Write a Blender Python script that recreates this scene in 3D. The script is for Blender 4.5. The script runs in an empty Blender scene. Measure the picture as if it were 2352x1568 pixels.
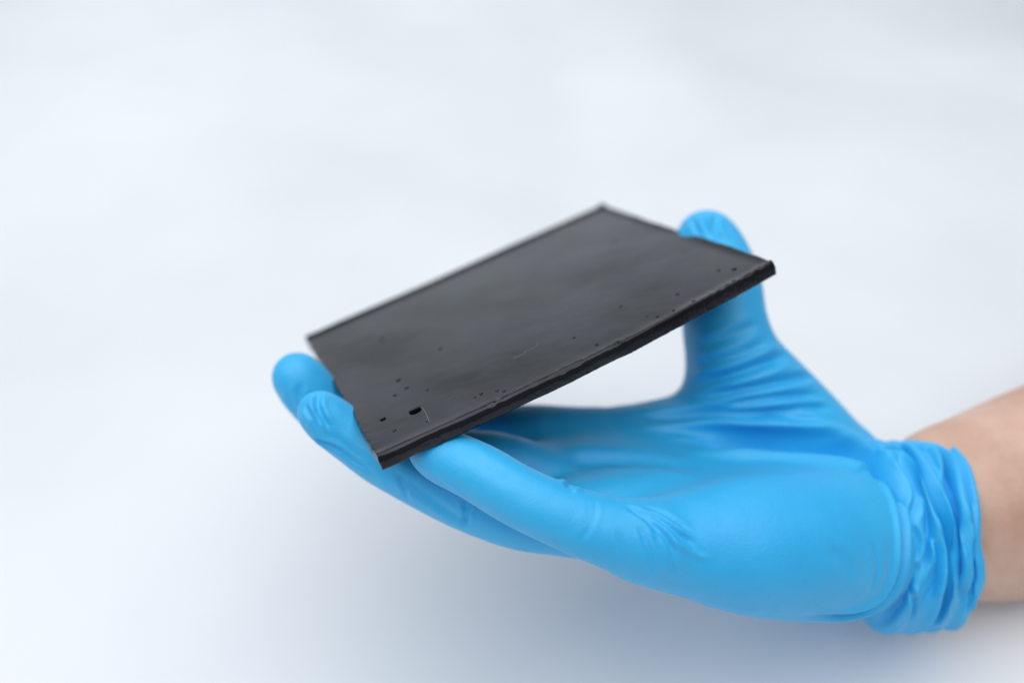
import bpy, bmesh, math, random
import numpy as np
from mathutils import Vector
from mathutils.bvhtree import BVHTree

sc = bpy.context.scene
# ------------------------------------------------------------------ camera
FPX = 1971.0            # focal length in pixels of the 2352 px wide photograph
CX, CY = 1176.0, 784.0
PITCH = math.radians(40)
HCAM = 0.272            # camera height over the white surface, metres
cam_d = bpy.data.cameras.new('camera')
cam = bpy.data.objects.new('camera', cam_d)
sc.collection.objects.link(cam)
sc.camera = cam
cam.location = (0, 0, HCAM)
cam.rotation_euler = (math.pi/2 - PITCH, 0, 0)
cam_d.sensor_width = 36
cam_d.lens = 36*FPX/2352
cam_d.clip_start = 0.01
cam_d.clip_end = 50
cam_d.dof.use_dof = True
cam_d.dof.focus_distance = 0.209
cam_d.dof.aperture_fstop = 4.0
cam_d.dof.aperture_blades = 0
# ------------------------------------------------------------------ light
w = bpy.data.worlds.new('World'); sc.world = w; w.use_nodes = True
bg = w.node_tree.nodes['Background']
bg.inputs[0].default_value = (0.88, 0.93, 1.0, 1)
bg.inputs[1].default_value = 0.25
def area(name, loc, target, sx, sy, power, col):
    l = bpy.data.lights.new(name, 'AREA'); l.shape = 'RECTANGLE'; l.size = sx; l.size_y = sy
    l.energy = power; l.color = col
    o = bpy.data.objects.new(name, l); sc.collection.objects.link(o)
    o.location = loc
    o.rotation_euler = (Vector(target)-Vector(loc)).to_track_quat('-Z', 'Y').to_euler()
    return o
area('ceiling_softbox', (-0.20, 0.17, 1.30), (-0.08, 0.24, 0.05), 2.2, 2.1, 29.5, (0.96, 0.985, 1.0))
b_l = area('backdrop_fill', (-0.1, 1.25, 1.35), (-0.2, 2.1, 0.45), 3.6, 0.4, 7.0, (0.93, 0.97, 1.0))  # added fill lamp: brightens the unseen sweep mirrored in the plate
b_l.data.spread = math.radians(100)
sc.view_settings.view_transform = 'Standard'
sc.view_settings.look = 'None'
sc.view_settings.exposure = 0
sc.view_settings.gamma = 1
sc.render.engine = 'CYCLES'
sc.cycles.use_denoising = True
sc.cycles.max_bounces = 8
# ------------------------------------------------------------------ frames
CP, SP = math.cos(PITCH), math.sin(PITCH)
def to_world(P):        # rows (x right, y up, depth) in mm -> world metres
    P = np.asarray(P, float)*0.001
    return np.stack([P[..., 0], P[..., 2]*CP + P[..., 1]*SP, HCAM + P[..., 1]*CP - P[..., 2]*SP], -1)
def at(u, v, d):        # photograph pixel + distance in mm -> mm
    return np.array([(u-CX)/FPX*d, -(v-CY)/FPX*d, d])
def link(name, me, mat, parent=None, smooth=True):
    o = bpy.data.objects.new(name, me); sc.collection.objects.link(o)
    if mat: me.materials.append(mat)
    if smooth: me.polygons.foreach_set('use_smooth', [True]*len(me.polygons))
    if parent:
        o.parent = parent
        o.matrix_parent_inverse = parent.matrix_basis.inverted()
    return o
def mesh_from(name, V, F):
    me = bpy.data.meshes.new(name)
    V = np.asarray(V, np.float32); F = np.asarray(F, np.int32)
    n = F.shape[1]
    me.vertices.add(len(V)); me.vertices.foreach_set('co', V.ravel())
    me.loops.add(F.size); me.loops.foreach_set('vertex_index', F.ravel())
    me.polygons.add(len(F)); me.polygons.foreach_set('loop_start', np.arange(0, F.size, n, dtype=np.int32))
    me.update(calc_edges=True); me.validate()
    return me
rng = np.random.default_rng(7)
random.seed(7)
# ------------------------------------------------------------------ materials
def new_mat(name):
    m = bpy.data.materials.new(name); m.use_nodes = True
    nt = m.node_tree; return m, nt, nt.nodes['Principled BSDF']
def noise(nt, scale, detail=3, rough=.5, vec=None):
    n = nt.nodes.new('ShaderNodeTexNoise'); n.inputs['Scale'].default_value = scale
    n.inputs['Detail'].default_value = detail; n.inputs['Roughness'].default_value = rough
    if vec: nt.links.new(vec, n.inputs['Vector'])
    return n
def ramp(nt, src, p0, c0, p1, c1):
    r = nt.nodes.new('ShaderNodeValToRGB'); e = r.color_ramp.elements
    e[0].position = p0; e[0].color = (*c0, 1); e[1].position = p1; e[1].color = (*c1, 1)
    nt.links.new(src, r.inputs[0]); return r
def bump(nt, src, strength, dist, prev=None):
    b = nt.nodes.new('ShaderNodeBump'); b.inputs['Strength'].default_value = strength
    b.inputs['Distance'].default_value = dist; nt.links.new(src, b.inputs['Height'])
    if prev: nt.links.new(prev, b.inputs['Normal'])
    return b.outputs[0]
def coords(nt, scale=None):
    t = nt.nodes.new('ShaderNodeTexCoord')
    if not scale: return t.outputs['Object']
    m = nt.nodes.new('ShaderNodeMapping'); m.inputs['Scale'].default_value = scale
    nt.links.new(t.outputs['Object'], m.inputs[0]); return m.outputs[0]

def glove_material():
    m, nt, b = new_mat('blue_nitrile')
    co = coords(nt)
    n1 = noise(nt, 35, 4, .55, co)
    r = ramp(nt, n1.outputs[0], .3, (0.006, 0.390, 0.790), .7, (0.016, 0.440, 0.825))
    nt.links.new(r.outputs[0], b.inputs['Base Color'])
    n2 = noise(nt, 1500, 2, .5, co)
    n3 = noise(nt, 240, 3, .5, co)
    n5 = nt.nodes.new('ShaderNodeTexNoise'); n5.noise_type = 'RIDGED_MULTIFRACTAL'
    n5.inputs['Scale'].default_value = 95; n5.inputs['Detail'].default_value = 3; n5.inputs['Distortion'].default_value = .6
    nt.links.new(coords(nt, (.55, 1.2, 1.0)), n5.inputs['Vector'])
    nb = bump(nt, n5.outputs[0], .25, .0008)
    nb = bump(nt, n3.outputs[0], .12, .001, nb)
    nb = bump(nt, n2.outputs[0], .28, .0003, nb)
    nt.links.new(nb, b.inputs['Normal'])
    rr = ramp(nt, n3.outputs[0], .3, (.50,)*3, .7, (.60,)*3)
    nt.links.new(rr.outputs[0], b.inputs['Roughness'])
    b.inputs['IOR'].default_value = 1.68
    b.inputs['Sheen Weight'].default_value = .12
    b.inputs['Sheen Roughness'].default_value = .45
    b.inputs['Sheen Tint'].default_value = (.8, .9, 1, 1)
    return m
def skin_material():
    m, nt, b = new_mat('skin')
    co = coords(nt)
    n1 = noise(nt, 55, 4, .6, co)
    r = ramp(nt, n1.outputs[0], .3, (0.52, 0.30, 0.215), .72, (0.69, 0.465, 0.365))
    nt.links.new(r.outputs[0], b.inputs['Base Color'])
    b.inputs['Roughness'].default_value = .5
    b.inputs['Subsurface Weight'].default_value = .15
    b.inputs['Subsurface Scale'].default_value = .004
    b.inputs['Subsurface Radius'].default_value = (1, .35, .2)
    n2 = noise(nt, 900, 3, .6, co)
    n6 = noise(nt, 130, 4, .6, coords(nt, (1, .4, .4)))
    nt.links.new(bump(nt, n2.outputs[0], .35, .0004, bump(nt, n6.outputs[0], .25, .0015)), b.inputs['Normal'])
    return m
def slab_material():
    m, nt, b = new_mat('black_resin')
    co = coords(nt)
    st = coords(nt, (1.0, 2.2, 1.0))
    n1 = noise(nt, 28, 4, .55, st)
    n2 = noise(nt, 700, 3, .6, coords(nt, (1, .35, 1)))
    b.inputs['Base Color'].default_value = (0.006, 0.0063, 0.0075, 1)
    rr = ramp(nt, n1.outputs[0], .32, (.07,)*3, .70, (.18,)*3)
    nt.links.new(rr.outputs[0], b.inputs['Roughness'])
    tint = ramp(nt, n1.outputs[0], .35, (.84, .80, 1.0), .65, (.80, .97, 1.0))
    nt.links.new(tint.outputs[0], b.inputs['Specular Tint'])
    b.inputs['IOR'].default_value = 1.55
    n4 = noise(nt, 26, 5, .62, coords(nt, (.8, 1.3, 1.0)))
    lv = ramp(nt, n4.outputs[0], .36, (.19,)*3, .62, (.44,)*3)
    nt.links.new(lv.outputs[0], b.inputs['Specular IOR Level'])
    nb = bump(nt, n2.outputs[0], .05, .0003)
    nb = bump(nt, n1.outputs[0], .05, .002, nb)
    nt.links.new(nb, b.inputs['Normal'])
    return m
def sheet_material():
    m, nt, b = new_mat('white_sheet')
    co = coords(nt)
    n1 = noise(nt, 4.5, 3, .55, co)
    r = ramp(nt, n1.outputs[0], .32, (.70, .73, .765), .68, (.80, .815, .85))
    nt.links.new(r.outputs[0], b.inputs['Base Color'])
    b.inputs['Roughness'].default_value = .6
    n2 = noise(nt, 400, 3, .6, co)
    nt.links.new(bump(nt, n2.outputs[0], .15, .0005), b.inputs['Normal'])
    return m
M_GLOVE, M_SKIN, M_SLAB, M_SHEET = glove_material(), skin_material(), slab_material(), sheet_material()

# ------------------------------------------------------------------ the white surface
def sheet():
    # one white sheet: flat under the hand with shallow creases, with an unseen sweep added far behind for the plate to reflect
    xs = np.linspace(-2.2, 2.2, 260); 
    ts = np.concatenate([np.linspace(-1.6, 1.6, 300), np.linspace(1.61, 3.4, 60)])
    X, T = np.meshgrid(xs, ts)
    R = .6; t0 = 1.5
    ang = np.clip((T-t0)/R, 0, math.pi/2)
    Y = np.where(T < t0, T, t0 + R*np.sin(ang))
    Z = np.where(T < t0, 0, R*(1-np.cos(ang)) + np.clip(T-t0-R*math.pi/2, 0, None))
    r = np.random.default_rng(3)
    for k in range(26):
        a = r.uniform(0, math.pi); f = r.uniform(3, 15); ph = r.uniform(0, 6.28)
        Z = Z + .026/f*np.sin(f*(X*math.cos(a)+Y*math.sin(a))*1.6 + ph)
    calm = np.clip((Y-.24)/.25, .12, 1)          # smoother where the arm lies
    Z = Z*np.where(T < t0, calm, 1)
    def fold(x0, y0, x1, y1, wd, h):
        dx, dy = x1-x0, y1-y0; L = math.hypot(dx, dy)
        t = np.clip(((X-x0)*dx+(Y-y0)*dy)/L**2, 0, 1)
        d = np.hypot(X-x0-t*dx, Y-y0-t*dy)
        return h*np.exp(-(d/wd)**2)
    Z = Z + fold(.045, .72, .066, .40, .05, -.012) + fold(-.5, .95, -.2, .70, .09, .014) + fold(.6, .8, .35, .42, .06, .012)
    Z = Z + .042*np.exp(-((X-.175)/.105)**2-((Y-.13)/.12)**2)      # swell added under the wrist to darken and tighten its shadow
    V = np.stack([X, Y, Z], -1).reshape(-1, 3)
    ny, nx = X.shape
    i = (np.arange(ny-1)[:, None]*nx+np.arange(nx-1)).ravel()
    F = np.stack([i, i+1, i+nx+1, i+nx], 1)
    o = link('tabletop', mesh_from('tabletop', V, F), M_SHEET)
    o['kind'] = 'structure'
    o['label'] = 'plain white softly creased surface under the hand'
sheet()

# ------------------------------------------------------------------ slab
S_FR = at(868, 1048, 200.0)
def unit(a): return a/np.linalg.norm(a)
SX = unit(np.array([0.87565848, 0.41500332, 0.24697058]))
SY = np.array([-0.38576443, 0.29343145, 0.87469068]); SY = unit(SY - SX*(SX@SY))
SN = -np.cross(SX, SY)            # mm frame is left-handed (depth forward)
if SN[1] < 0: SN = -SN
SLX, SLY, STH = 115.4, 95.2, 3.9
def slab_xy(u, v):                # pixel -> mm on the top of the slab
    r = at(u, v, 1.0); d = (S_FR@SN)/(r@SN); p = r*d - S_FR
    return p@SX, p@SY
def slab_pt(x, y, z): return S_FR + x*SX + y*SY + z*SN
root = bpy.data.objects.new('black_plate', None); sc.collection.objects.link(root)
root.location = to_world(slab_pt(SLX/2, SLY/2, -STH))
root['label'] = 'thin glossy black rectangular plate with small pits, held between gloved fingers and thumb'
root['category'] = 'plate'
bpy.context.view_layer.update()
def build_slab():
    def axis(L):
        e = np.array([0, .12, .25, .4, .56, .75, .95, 1.2, 1.45, 1.7, 2.0])
        mid = np.arange(2.2, L-2.2, .19)
        return np.concatenate([e, mid, L-e[::-1]])
    ax, ay = axis(SLX), axis(SLY)
    for (u, v, h) in ((952, 941, 1.8), (879, 962, 1.0)):        # finer mesh round the two largest pits
        x, y = slab_xy(u, v)
        ax = np.unique(np.round(np.concatenate([ax, np.arange(x-h, x+h, .09)]), 3))
        ay = np.unique(np.round(np.concatenate([ay, np.arange(y-h, y+h, .09)]), 3))
    X, Y = np.meshgrid(ax, ay)
    ny, nx = X.shape
    def wob(t, seed, amp, f0, n=9):
        r = np.random.default_rng(seed); o = 0*t
        for k in range(n):
            f = f0*(1.5**k); o = o + amp/(1.25**k)*np.sin(t*f + r.uniform(0, 6.28))*r.uniform(.4, 1)
        return o
    # distance to each edge
    eF, eB, eL, eR = Y, SLY-Y, X, SLX-X
    Z = np.zeros_like(X)
    # raised meniscus along the rim, then a small rounded shoulder
    hF = .20+.08*wob(X, 1, 1, .05, 5); hR = .65+.2*wob(Y, 2, 1, .07, 5); hL = .10; hB = 1.0
    Z += hF*np.exp(-(eF/2.0)**2)*(1+.15*wob(X, 12, 1, .5)) + hB*np.exp(-(eB/1.9)**2) + hR*np.exp(-(eR/1.8)**2)*(1-.85*np.exp(-(eF/4)**2)) + hL*np.exp(-(eL/2.5)**2)
    shoulder = 1.35+.25*wob(X, 5, 1, .06, 6)
    for e, s in ((eF, shoulder*np.clip(1.25-X/SLX*1.1, .3, 1.2)), (eB, .9), (eL, .35), (eR, .6)):
        q = np.clip(1-e/s, 0, 1)
        Z -= s*.75*(1-np.sqrt(np.clip(1-q*q, 0, 1)))
    rr_ = np.random.default_rng(77)
    chip = 0*X
    for k in range(16):
        fx, fy = rr_.normal(0, 1.3), rr_.normal(0, 1.6); chip += np.sin(fx*X+fy*Y+rr_.uniform(0, 6.28))
    gate = np.clip(wob(X, 78, .8, .11, 6)*.8+.25+.9*np.exp(-((X-110)/7)**2), 0, 1)
    Z += .065*chip*gate*np.exp(-((eF-.55)/.55)**2) + .008*chip*np.exp(-(eL/1.2)**2) + .008*chip*np.exp(-(eR/1.5)**2)
    # nearly invisible sag of the cast surface
    Z += .10*wob(X*.6+Y*.3, 8, .5, .04, 3) + .07*wob(Y+.3*X, 9, .5, .05, 3)
    # pits left by air bubbles
    pits = []
    for u, v, r_, el in ((952, 941, 1.38, 1.0), (914, 873, .48, 1), (933, 890, .38, 1), (906, 907, .34, 1), (879, 962, .62, 1), (905, 988, .28, 1),
        (980, 894, .24, 1), (1100, 900, .30, 1), (1136, 892, .24, 1), (1151, 893, .26, 1), (1086, 909, .2, 1), 
        (978, 965, .18, 1), (1684, 617, .55, 1), (1648, 620, .32, 1), (1549, 673, .34, 1), (1585, 689, .30, 1), (1681, 645, .3, 1),
        (1361, 786, .3, 1), (1422, 778, .3, 1), (1500, 723, .26, 1), (1311, 771, .28, 1),
        (1538, 709, .28, 1), (1420, 700, .3, 1), (875, 780, .6, .3), (1010, 800, .5, .3), (1410, 558, 1.5, .05)):
        x, y = slab_xy(u, v); pits.append((x, y, r_, el))
    r = np.random.default_rng(11)
    for k in range(5):
        pits.append((r.uniform(8, SLX-4), 3+abs(r.normal(0, 14)), r.uniform(.14, .22), r.uniform(.10, .25)))
    for x, y, r_, el in pits:
        ix = np.where(abs(ax-x) < r_*3)[0]; iy = np.where(abs(ay-y) < r_*3)[0]
        if len(ix) == 0 or len(iy) == 0: continue
        sl = (slice(iy[0], iy[-1]+1), slice(ix[0], ix[-1]+1))
        th = np.arctan2(Y[sl]-y, X[sl]-x)
        d = np.hypot(X[sl]-x, Y[sl]-y)/(1+.05*np.sin(2*th+x)+.03*np.sin(3*th+y))
        Z[sl] -= el*min(3.0, r_*3.0+.5)/(1+np.exp((d-r_)/(.05+.02*r_)))
    # uneven outline
    bx = np.exp(-(eL/2.0)**2); bX = np.exp(-(eR/2.0)**2); by = np.exp(-(eF/1.5)**2); bY = np.exp(-(eB/2.0)**2)
    PX = X + bx*(.28*wob(Y, 21, .5, .06)+.12*wob(Y, 22, .6, .7)) + bX*.22*wob(Y, 23, .5, .1)
    PY = Y - 2.6*np.sin(np.pi*X/SLX)*(1-Y/SLY)**2 + by*(.24*wob(X, 24, .6, .05, 6)+.05*wob(X, 25, .6, 1.1)) + bY*.3*wob(X, 26, .5, .06)
    top = slab_pt(0, 0, 0) + PX[..., None]*SX + PY[..., None]*SY + Z[..., None]*SN
    V = [top.reshape(-1, 3)]
    i = (np.arange(ny-1)[:, None]*nx+np.arange(nx-1)).ravel()
    F = [np.stack([i, i+1, i+nx+1, i+nx], 1)]
    loop = np.concatenate([np.arange(nx), (np.arange(1, ny)*nx+nx-1), (ny-1)*nx+np.arange(nx-2, -1, -1), np.arange(ny-2, 0, -1)*nx])
    lx, ly, lz = PX.ravel()[loop], PY.ravel()[loop], Z.ravel()[loop]
    n = len(loop); s = np.linspace(0, 421, n)
    cx, cy = lx-SLX/2, ly-SLY/2
    ox = np.clip((abs(cx)-SLX/2+1.0), 0, 1)*np.sign(cx); oy = np.clip((abs(cy)-SLY/2+1.0), 0, 1)*np.sign(cy)
    prev = loop; base = ny*nx
    rings = ((.10, .12), (.16, .35), (.10, .6), (.12, .84), (.05, .95), (-.35, 1.0))
    for k, (out, dn) in enumerate(rings):
        rough = .05*wob(s, 30+k, .6, .35) + .03*wob(s, 40+k, .6, 2.0)
        o = out + rough
        zz = lz*(1-dn) - dn*STH + (.08*wob(s, 50, .6, .25) if dn > .9 else 0)*(1 if dn < 1 else .6)
        P = slab_pt(0, 0, 0) + (lx+ox*o)[:, None]*SX + (ly+oy*o)[:, None]*SY + zz[:, None]*SN
        V.append(P)
        cur = base + np.arange(n)
        F.append(np.stack([prev, cur, np.roll(cur, -1), np.roll(prev, -1)], 1))
        prev = cur; base += n
    V.append(slab_pt(SLX/2, SLY/2, -STH)[None])
    V = np.concatenate(V); F = np.concatenate(F)
    tri = np.stack([prev, np.full(n, base), np.full(n, base), np.roll(prev, -1)], 1)
    Vw = to_world(V)
    me = bpy.data.meshes.new('plate')
    faces = F.tolist() + [(int(a), int(b), int(d)) for a, b, c, d in tri]
    me.from_pydata(Vw.tolist(), [], faces); me.update()
    bm = bmesh.new(); bm.from_mesh(me); bmesh.ops.recalc_face_normals(bm, faces=bm.faces); bm.to_mesh(me); bm.free()
    o = link('plate', me, M_SLAB, root)
    # sharper lower arris
    return o
build_slab()
def hair(name, pts, rad, mat, parent, label):
    cu = bpy.data.curves.new(name, 'CURVE'); cu.dimensions = '3D'
    sp = cu.splines.new('POLY'); sp.points.add(len(pts)-1)
    for p, q in zip(sp.points, pts): p.co = (*to_world(q), 1)
    cu.bevel_depth = rad*.001; cu.bevel_resolution = 1
    tmp = bpy.data.objects.new('tmp', cu); sc.collection.objects.link(tmp)
    dg = bpy.context.evaluated_depsgraph_get()
    me = bpy.data.meshes.new_from_object(tmp.evaluated_get(dg)); bpy.data.objects.remove(tmp)
    me.materials.clear()
    o = link(name, me, mat, parent); o['label'] = label
mS, nts, bs = new_mat('pale_lint'); bs.inputs['Base Color'].default_value = (.35, .36, .38, 1); bs.inputs['Roughness'].default_value = .7
def on_slab(pp, z=.06):
    out = []
    for (u, v) in pp:
        x, y = slab_xy(u, v); out.append(slab_pt(x, y, z))
    return out
hair('scratch', on_slab([(966, 935), (971, 938), (976, 945), (980, 952), (983, 961), (987, 968)]), .035, mS, root, 'fine pale hairline beside the largest pit')
hair('scratch', on_slab([(1180, 823), (1193, 817), (1203, 813), (1208, 806), (1222, 802), (1234, 794), (1236, 789)]), .035, mS, root, 'fine pale hairline near the middle of the plate')

# ------------------------------------------------------------------ gloved hand: one smooth skin grown from a skeleton
VOX = 0.55
LO = np.array([-78., -86., 188.]); HI = np.array([122., 46., 304.])
N = np.ceil((HI-LO)/VOX).astype(int)
gx = (LO[0]+VOX*np.arange(N[0])).astype(np.float32)[:, None, None]
gy = (LO[1]+VOX*np.arange(N[1])).astype(np.float32)[None, :, None]
gz = (LO[2]+VOX*np.arange(N[2])).astype(np.float32)[None, None, :]
FAR = 40.0
def cone_into(f, a, b, ra, rb, k):
    pad = max(ra, rb)+14
    lo = np.maximum(np.floor((np.minimum(a, b)-pad-LO)/VOX).astype(int), 0)
    hi = np.minimum(np.ceil((np.maximum(a, b)+pad-LO)/VOX).astype(int), N)
    a = a.astype(np.float32); ba = (b-a).astype(np.float32); L2 = float(ba@ba)
    sl = (slice(lo[0], hi[0]), slice(lo[1], hi[1]), slice(lo[2], hi[2]))
    px, py, pz = gx[sl[0]]-a[0], gy[:, sl[1]]-a[1], gz[:, :, sl[2]]-a[2]
    t = np.clip((px*ba[0]+py*ba[1]+pz*ba[2])/L2, 0, 1)
    c = np.sqrt((px-t*ba[0])**2+(py-t*ba[1])**2+(pz-t*ba[2])**2) - (ra+(rb-ra)*t)
    f[sl] = smin(f[sl], c, k)
def smin(a, b, k):
    h = np.clip(.5+.5*(b-a)/k, 0, 1)
    return b+(a-b)*h-k*h*(1-h)
def catmull(pts, per):
    p = np.array(pts, float); q = np.vstack([2*p[0]-p[1], p, 2*p[-1]-p[-2]]); out = []
    for i in range(len(p)-1):
        for t in np.arange(per)/per:
            a, b, c, d = q[i:i+4]
            out.append(.5*((2*b)+(-a+c)*t+(2*a-5*b+4*c-d)*t*t+(-a+3*b-3*c+d)*t**3))
    return np.array(out+[p[-1]])
def chain(js, k=3.0, per=3):
    f = np.full(N, FAR, np.float32)
    pts = catmull([np.append(at(u, v, d), r_) for u, v, d, r_ in js], per)
    for p, q in zip(pts, pts[1:]):
        cone_into(f, p[:3], q[:3], p[3]-.35, q[3]-.35, 2.2)
    return f
PINKY = [(1500, 1243, 209, 9.4), (1400, 1222, 207, 8.2), (1300, 1188, 206, 7.5), (1190, 1138, 206, 7.1), (1110, 1090, 207.5, 6.9), (1030, 1052, 210, 6.5), (985, 1030, 212.5, 5.4)]
RING  = [(1330, 1190, 228, 9.5), (1200, 1185, 225, 8.6), (1060, 1138, 225, 8.2), (930, 1072, 227, 7.9), (855, 1030, 229, 7.4), (784, 986, 227.5, 6.4), (733, 946, 225.5, 6.0)]
MIDDLE = [(1262, 1108, 240, 9.3), (1130, 1060, 239, 8.4), (960, 1050, 244, 8.2), (830, 1010, 250, 7.9), (738, 931, 249, 7.6), (684, 866, 245.5, 7.6)]
INDEX = [(1240, 1012, 262, 10.3), (1090, 988, 266, 9.0), (960, 955, 261, 8.0), (885, 908, 260, 7.4)]
THUMB = [(1862, 1065, 262, 18.5), (1765, 930, 262, 15.0), (1690, 835, 261, 13.2), (1664, 740, 262, 11.7), (1657, 652, 264, 10.9), (1638, 587, 267, 9.5), (1620, 548, 268.2, 8.6)]
def build_hand():
    W = (1975, 1215)
    palm = chain([(1470, 1247, 211, 9.0), (1580, 1249, 215, 12.0), (1720, 1250, 222, 17.0), (1870, 1244, 235, 20.2), (1955, 1234, 249, 20.5)], 6)
    for c in (chain([(1340, 1185, 229, 10), (1550, 1185, 236, 13), (1800, 1190, 247, 17), (1975, 1212, 257, 18)], 6),
              chain([(1270, 1095, 246, 10), (1480, 1105, 250, 12), (1760, 1140, 256, 16), (1985, 1190, 262, 18)], 6),
              chain([(1245, 1012, 261, 10.0), (1430, 1022, 262, 10.6), (1640, 1050, 263, 13), (1850, 1120, 265, 17), (2000, 1165, 266, 18)], 6),
              chain([(1470, 1015, 262, 9), (1600, 970, 262, 9.5), (1690, 900, 262, 10.5)], 6),
              chain([(1975, 1228, 253, 18), (2110, 1225, 254, 15)], 6)):
        palm = smin(palm, c, 7)
    palm = smin(palm, chain(THUMB, 5), 9)
    hand = palm
    for js, k in ((PINKY, 5), (RING, 5), (MIDDLE, 5), (INDEX, 5)):
        f = chain(js, 4)
        hand = smin(hand, smin(palm, f, k), 1.2)
    return hand
def nets(f):
    s = f < 0
    nx_, ny_, nz_ = f.shape
    c = np.zeros((nx_-1, ny_-1, nz_-1), np.int8)
    for i in (0, 1):
        for j in (0, 1):
            for k in (0, 1):
                c += s[i:nx_-1+i, j:ny_-1+j, k:nz_-1+k]
    act = (c > 0) & (c < 8)
    ids = np.full(act.shape, -1, np.int32)
    I = np.argwhere(act); ids[act] = np.arange(len(I))
    acc = np.zeros((len(I), 3)); cnt = np.zeros(len(I))
    cor = [(i, j, k) for i in (0, 1) for j in (0, 1) for k in (0, 1)]
    val = {q: f[I[:, 0]+q[0], I[:, 1]+q[1], I[:, 2]+q[2]] for q in cor}
    for a in cor:
        for ax in range(3):
            if a[ax]: continue
            b = list(a); b[ax] = 1; b = tuple(b)
            fa, fb = val[a], val[b]; m = (fa < 0) != (fb < 0)
            t = np.where(m, fa/np.where(m, fa-fb, 1), 0)
            p = np.array(a)[None]+np.zeros((len(I), 3)); p[:, ax] = t
            acc += p*m[:, None]; cnt += m
    V = I + acc/cnt[:, None]
    Fs = []
    for ax in range(3):
        sl0 = [slice(1, -1)]*3; sl1 = [slice(1, -1)]*3
        sl0[ax] = slice(0, -1); sl1[ax] = slice(1, None)
        a, b = s[tuple(sl0)], s[tuple(sl1)]
        E = np.argwhere(a != b)
        o = np.array([1, 1, 1]); o[ax] = 0
        inside = a[tuple(E.T)]
        E = E + o
        u_, v_ = [q for q in range(3) if q != ax]
        def cid(du, dv):
            q = E.copy(); q[:, u_] -= du; q[:, v_] -= dv
            return ids[q[:, 0], q[:, 1], q[:, 2]]
        quad = np.stack([cid(1, 1), cid(0, 1), cid(0, 0), cid(1, 0)], 1)
        flip = inside if ax != 1 else ~inside
        quad[~flip] = quad[~flip][:, ::-1]
        Fs.append(quad)
    return V, np.concatenate(Fs)
def smooth(V, F, it, lam=.5):
    e = np.concatenate([F[:, [0, 1]], F[:, [1, 2]], F[:, [2, 3]], F[:, [3, 0]]])
    deg = np.bincount(e.ravel(), minlength=len(V))
    for _ in range(it):
        s = np.zeros_like(V)
        for c in range(3):
            s[:, c] = np.bincount(e[:, 0], V[e[:, 1], c], len(V)) + np.bincount(e[:, 1], V[e[:, 0], c], len(V))
        V = V+lam*(s/deg[:, None]-V)
    return V
def normals(V, F):
    n = np.cross(V[F[:, 2]]-V[F[:, 0]], V[F[:, 3]]-V[F[:, 1]])
    N_ = np.zeros_like(V)
    for k in range(4):
        for c in range(3): N_[:, c] += np.bincount(F[:, k], n[:, c], len(V))
    return N_/np.maximum(np.linalg.norm(N_, axis=1), 1e-9)[:, None]
# folds of the glove: pixel path on the photograph, width mm, depth mm (negative stands proud), ends faded
FOLDS = []
def seg_dist(P, poly):
    best = np.full(len(P), 1e9); par = np.zeros(len(P)); n = len(poly)-1
    for i in range(n):
        a, b = poly[i], poly[i+1]; ba = b-a
        t = np.clip(((P-a)@ba)/max(ba@ba, 1e-9), 0, 1)
        d = np.linalg.norm(P-a-t[:, None]*ba, axis=1)
        m = d < best; best[m] = d[m]; par[m] = (i+t[m])/n
    return best, par
def smooth_path(pts, n=24):
    p = np.array(pts, float)
    if len(p) < 3: t = np.linspace(0, 1, n)[:, None]; return p[0]*(1-t)+p[-1]*t
    q = np.vstack([2*p[0]-p[1], p, 2*p[-1]-p[-2]]); out = []
    m = len(p)-1
    for s in np.linspace(0, m-1e-6, n):
        i = int(s); t = s-i; a, b, c, d = q[i:i+4]
        out.append(.5*((2*b)+(-a+c)*t+(2*a-5*b+4*c-d)*t*t+(-a+3*b-3*c+d)*t**3))
    return np.array(out)
def apply_folds(V, F, folds):
    tree = BVHTree.FromPolygons(V.tolist(), F.tolist())
    Nn = normals(V, F)
    D = np.zeros(len(V))
    for path, wd, dep in folds:
        P3 = []
        last = None
        for u, v in smooth_path(path):
            hit = tree.ray_cast(Vector((0, 0, 0)), Vector(at(u, v, 1.0)).normalized())
            if hit[0] is None: continue
            h = np.array(hit[0])
            if last is not None and np.linalg.norm(h-last) > 9: continue
            P3.append(h); last = h
        if len(P3) < 2: continue
        P3 = np.array(P3)
        R = wd*3.2
        near = np.where(np.all((V > P3.min(0)-R) & (V < P3.max(0)+R), axis=1))[0]
        d, t = seg_dist(V[near], P3)
        fade = np.clip(np.minimum(t, 1-t)/.25, 0, 1); fade = fade*fade*(3-2*fade)
        g = np.exp(-(d/wd)**2) - .45*np.exp(-((d-1.9*wd)/(.9*wd))**2)
        D[near] -= dep*(1.4 if wd <= .7 else 1.15)*fade*g
    return V+D[:, None]*Nn
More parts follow.
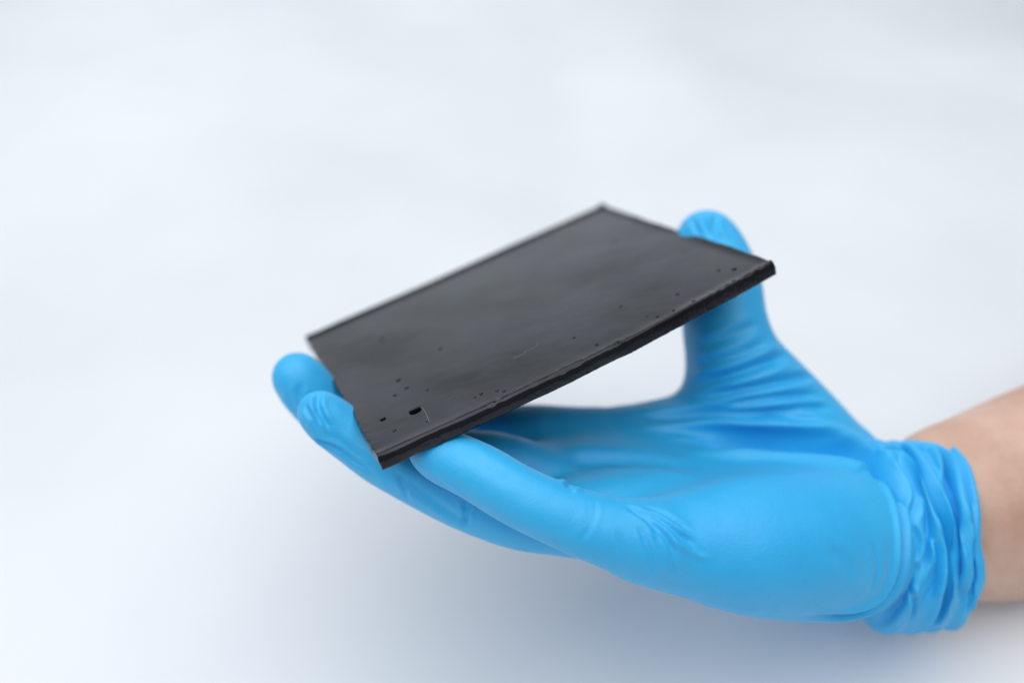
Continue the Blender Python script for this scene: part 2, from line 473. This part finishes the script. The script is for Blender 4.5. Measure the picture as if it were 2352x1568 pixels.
FOLDS += [
 # little finger knuckle creases and the fan of creases at its base
 ([(1368, 1140), (1366, 1180), (1352, 1215), (1325, 1250)], .55, .30),
 ([(1355, 1150), (1352, 1185), (1340, 1210)], .5, .22),
 ([(1430, 1160), (1454, 1170), (1484, 1189), (1514, 1217), (1534, 1243), (1550, 1280), (1556, 1325)], .75, 1.0),
 ([(1470, 1172), (1498, 1184), (1534, 1207), (1567, 1232), (1610, 1255)], .6, .75),
 ([(1470, 1165), (1500, 1170), (1530, 1182), (1565, 1205), (1590, 1225)], .6, .45),
 ([(1530, 1225), (1555, 1248), (1601, 1274), (1630, 1285)], .6, -.45),
 ([(1468, 1205), (1476, 1227), (1490, 1262), (1503, 1300), (1505, 1330)], .6, .40),
 ([(1495, 1205), (1515, 1245), (1542, 1298), (1568, 1330)], .6, .55),
 ([(1420, 1215), (1432, 1255), (1450, 1300)], .7, .25),
 ([(1075, 1040), (1130, 1080), (1200, 1120)], 1.2, .15),
 ([(958, 1068), (1000, 1090), (1040, 1118), (1080, 1152)], .5, -.25),
 # long tension folds across the palm towards the heel
 ([(1280, 1058), (1370, 1062), (1500, 1064), (1620, 1080)], 2.6, .8),
 ([(1270, 1105), (1350, 1082), (1450, 1082), (1560, 1100), (1720, 1125)], 1.3, 2.2),
 ([(1300, 1116), (1400, 1108), (1500, 1112), (1640, 1132), (1800, 1136)], 1.0, 1.7),
 ([(1540, 1005), (1680, 1016), (1820, 1026), (1940, 1040), (2010, 1080), (2045, 1130)], 3.0, 4.8),
 ([(1420, 960), (1600, 955), (1780, 955), (1900, 975)], 1.7, 1.5),
 ([(1500, 990), (1680, 985), (1850, 998), (1950, 1005)], 1.5, 1.3),
 ([(1575, 885), (1680, 860), (1780, 825), (1830, 806)], 1.5, 2.0),
 ([(1600, 908), (1730, 890), (1840, 866), (1890, 870)], 1.2, 1.4),
 ([(1640, 932), (1780, 912), (1900, 905)], 1.0, 1.2),
 ([(1720, 950), (1830, 938), (1920, 938)], 1.0, 1.1),
 ([(1600, 800), (1680, 770), (1750, 740)], 1.4, .7),
 ([(1590, 840), (1690, 820), (1770, 780)], 1.4, .8),
 ([(1646, 490), (1642, 525), (1660, 562)], .8, 1.3),
 ([(1612, 488), (1620, 520), (1640, 552)], .7, 1.0),
 ([(1588, 500), (1600, 525), (1612, 545)], .7, .8),
 # the deep fold that rounds the heel of the palm
 ([(1955, 1027), (2006, 1062), (2046, 1122), (2068, 1183), (2073, 1258), (2061, 1323), (2031, 1373), (1980, 1403), (1910, 1416), (1820, 1410)], 1.3, 2.6),
 ([(2000, 1240), (2018, 1300), (1995, 1370)], 1.0, .5),
 ([(1900, 1260), (1940, 1290), (1960, 1330)], 1.6, .35),
 # ring and middle fingertips
 ([(735, 900), (728, 925), (738, 955), (765, 995)], .75, 1.2),
 ([(700, 925), (708, 945), (722, 965), (730, 995)], .75, .8),
 ([(745, 985), (800, 1030), (850, 1065)], 1.0, .5),
 ([(712, 1003), (735, 1014), (770, 1028), (815, 1060), (870, 1092)], .7, .8),
 ([(1072, 1150), (1070, 1180), (1064, 1222)], .7, .9),
 ([(905, 1080), (930, 1120), (935, 1150)], .7, .5),
 ([(880, 1070), (960, 1125), (1030, 1175), (1100, 1215)], 1.2, .5),
 ([(690, 880), (688, 910), (696, 940)], .9, .5),
 ([(665, 900), (668, 925), (682, 945)], .9, .4),
]
person = bpy.data.objects.new('person', None); sc.collection.objects.link(person)
person.location = to_world(at(2300, 1150, 285))
person['label'] = 'bare forearm with hand in a blue disposable glove holding up a black plate'
person['category'] = 'person'
bpy.context.view_layer.update()
f = build_hand()
V, F = nets(f); V = V*VOX+LO; del f
V = smooth(V, F, 14)
V = apply_folds(V, F, FOLDS)
# faint random slackness of the film
r = np.random.default_rng(5); dd = np.zeros(len(V))
for k in range(40):
    kv = r.normal(0, 1, 3); kv *= r.uniform(.12, .7)/np.linalg.norm(kv)
    dd += .009/np.linalg.norm(kv)*np.sin(V@kv+r.uniform(0, 6.28))*.35
V = V+dd[:, None]*normals(V, F)
V = smooth(V, F, 3)
Vg, Fg = V, F
glove = link('glove', mesh_from('glove', to_world(V), F), M_GLOVE, person)

# ------------------------------------------------------------------ bunched cuff of the glove (swept tube with folds)
AX0, AX1 = at(1982, 1232, 249), at(2184, 1236, 250)
ALEN = np.linalg.norm(AX1-AX0); ADIR = unit(at(2192, 1226, 250)-AX0)
UPV = unit(np.array([0, 1., 0])-ADIR*ADIR[1]); SIDE = np.cross(ADIR, UPV)
if SIDE[2] > 0: SIDE = -SIDE          # towards the camera
CUFF_FOLDS = [
 ([(2101, 1290), (2101, 1308), (2076, 1363), (2046, 1408), (1995, 1439), (1930, 1445)], 1.1, 1.6),
 ([(2060, 1045), (2071, 1062), (2096, 1102), (2106, 1142), (2096, 1183), (2088, 1230)], 1.0, 1.1),
 ([(2110, 1110), (2126, 1152), (2131, 1208), (2128, 1258), (2116, 1308), (2090, 1370)], .9, 1.2),
 ([(2030, 1015), (2041, 1027), (2081, 1037), (2116, 1077), (2141, 1127), (2159, 1193), (2174, 1258), (2174, 1323), (2161, 1393), (2131, 1439), (2085, 1455)], 1.1, 3.2),
 ([(2085, 1008), (2101, 1014), (2141, 1027), (2171, 1057), (2181, 1102), (2191, 1163), (2201, 1213), (2201, 1273), (2206, 1333), (2214, 1383), (2210, 1440)], 1.1, 3.2),
 ([(2150, 1060), (2165, 1110), (2172, 1150)], .8, .8),
 ([(2215, 1150), (2222, 1200), (2226, 1250)], .8, .8),
 ([(2226, 1270), (2232, 1320), (2226, 1380)], .8, .7),
 ([(2150, 1290), (2140, 1340), (2120, 1390)], .9, .7),
 ([(2085, 1050), (2120, 1095), (2140, 1150), (2150, 1210)], .6, .8),
 ([(2095, 1200), (2110, 1240), (2105, 1290)], .6, .7),
 ([(2140, 1220), (2152, 1270), (2150, 1330), (2135, 1380)], .6, .8),
 ([(2180, 1180), (2188, 1240), (2188, 1310), (2180, 1380)], .6, .9),
 ([(2212, 1190), (2216, 1250), (2222, 1310)], .55, .8),
 ([(2225, 1330), (2230, 1370), (2222, 1420)], .6, .8),
 ([(2080, 1340), (2100, 1380), (2090, 1430)], .7, .8),
]
def build_cuff():
    nth, ns = 320, 150
    th = np.linspace(0, 2*np.pi, nth, endpoint=False)
    s = np.linspace(0, 1, ns)
    T, S = np.meshgrid(th, s)
    def wave(seed, amp, hi=7):
        r_ = np.random.default_rng(seed); o = 0*T
        for k in range(1, hi): o = o + amp/k**.7*np.sin(k*T+r_.uniform(0, 6.28))
        return o
    A = 27.6 - 3.0*S; B = 21.6 - 3.0*S
    ridge = 0*S
    for s0, wd, h, sd in ((.16, .11, 1.0, 1), (.42, .12, 1.3, 2), (.68, .09, 1.5, 4), (.90, .07, 1.7, 5)):
        c = s0 + wave(sd*7, .012, 5); hh = h*(1+wave(sd*7+1, .22, 5)); ww = wd*(1+wave(sd*7+2, .10, 5))
        ridge += np.clip(hh, .2, None)*np.exp(-((S-c)/ww)**2)
    back = .5-.5*np.sin(T)
    r9 = np.random.default_rng(123); cr = 0*S
    for k in range(14):
        m_ = r9.integers(2, 9); cr += np.sin(m_*T+r9.uniform(12, 40)*S*r9.choice([-1, 1])+r9.uniform(0, 6.28))
    ridge += .04*cr*np.clip(S*3, 0, 1)
    ridge += back*.8*np.sin(34*S+2*T+wave(90, .7))*np.sin(np.pi*S) + .25*wave(95, .5, 12)*S
    taper = np.clip(S/.17, 0, 1); taper = taper*taper*(3-2*taper)
    rad = ridge*taper - 11.0*(1-taper)**1.5
    end = np.clip((S-.93)/.07, 0, 1)
    rad = rad + .45*np.clip((S-.8)/.15, 0, 1)*(1+wave(131, .35, 9)) - 4.0*(1-np.sqrt(np.clip(1-end**2, 0, 1)))
    so = S*ALEN - 5.0*(1-taper) + wave(60, .55, 13)*np.clip(S*1.6-.4, 0, 1)*1.5*(1-.6*np.clip(np.cos(T), 0, 1))
    C = AX0[None, None]+so[..., None]*ADIR
    P = C + ((A+rad)*np.cos(T))[..., None]*UPV + ((B+rad)*np.sin(T))[..., None]*SIDE
    V_ = P.reshape(-1, 3)
    i = np.arange(ns-1)[:, None]*nth; j = np.arange(nth); j2 = (j+1) % nth
    F_ = np.stack([(i+j).ravel(), (i+j2).ravel(), (i+nth+j2).ravel(), (i+nth+j).ravel()], 1)
    if ((normals(V_, F_)-0)*(V_-C.reshape(-1, 3))).sum() < 0: F_ = F_[:, ::-1]
    V_ = apply_folds(V_, F_, CUFF_FOLDS)
    me = mesh_from('cuff', to_world(V_), F_)
    bm = bmesh.new(); bm.from_mesh(me); bmesh.ops.recalc_face_normals(bm, faces=bm.faces); bm.to_mesh(me); bm.free()
    o = link('cuff', me, M_GLOVE, glove); o['label'] = 'bunched wrinkled cuff of the glove'
build_cuff()
# ------------------------------------------------------------------ forearm
def build_arm():
    pts = [(2000, 1215, 252, 20, 15), (2110, 1200, 253, 23.5, 16.5), (2220, 1172, 255, 27.5, 19), (2352, 1132, 259, 30.2, 23), (2520, 1076, 266, 33, 29), (2800, 950, 280, 37, 35), (3400, 690, 312, 41, 40)]
    path = smooth_path([np.append(at(*p[:3]), p[3:]) for p in pts], 90)
    nth = 96; th = np.linspace(0, 2*np.pi, nth, endpoint=False)
    V_ = []
    for i in range(len(path)):
        c = path[i, :3]; t = unit(path[min(i+1, len(path)-1), :3]-path[max(i-1, 0), :3])
        up = unit(np.array([0, 1., 0])-t*t[1]); sd = np.cross(t, up)
        if sd[2] > 0: sd = -sd
        a, b = path[i, 3:]
        bumpy = 1+.02*np.sin(3*th+i*.12)+.012*np.sin(5*th-i*.2) + .02*np.exp(-((th-1.2)/.25)**2)
        V_.append(c+(a*bumpy*np.cos(th))[:, None]*up+(b*bumpy*np.sin(th))[:, None]*sd)
    V_ = np.concatenate(V_); ns = len(path)
    i = np.arange(ns-1)[:, None]*nth; j = np.arange(nth); j2 = (j+1) % nth
    F_ = np.stack([(i+j).ravel(), (i+j2).ravel(), (i+nth+j2).ravel(), (i+nth+j).ravel()], 1)
    me = bpy.data.meshes.new('forearm')
    me.from_pydata(to_world(V_).tolist(), [], F_.tolist()+[list(range(nth)), list(range((ns-1)*nth, ns*nth))]); me.update()
    bm = bmesh.new(); bm.from_mesh(me); bmesh.ops.recalc_face_normals(bm, faces=bm.faces); bm.to_mesh(me); bm.free()
    link('forearm', me, M_SKIN, person)
build_arm()
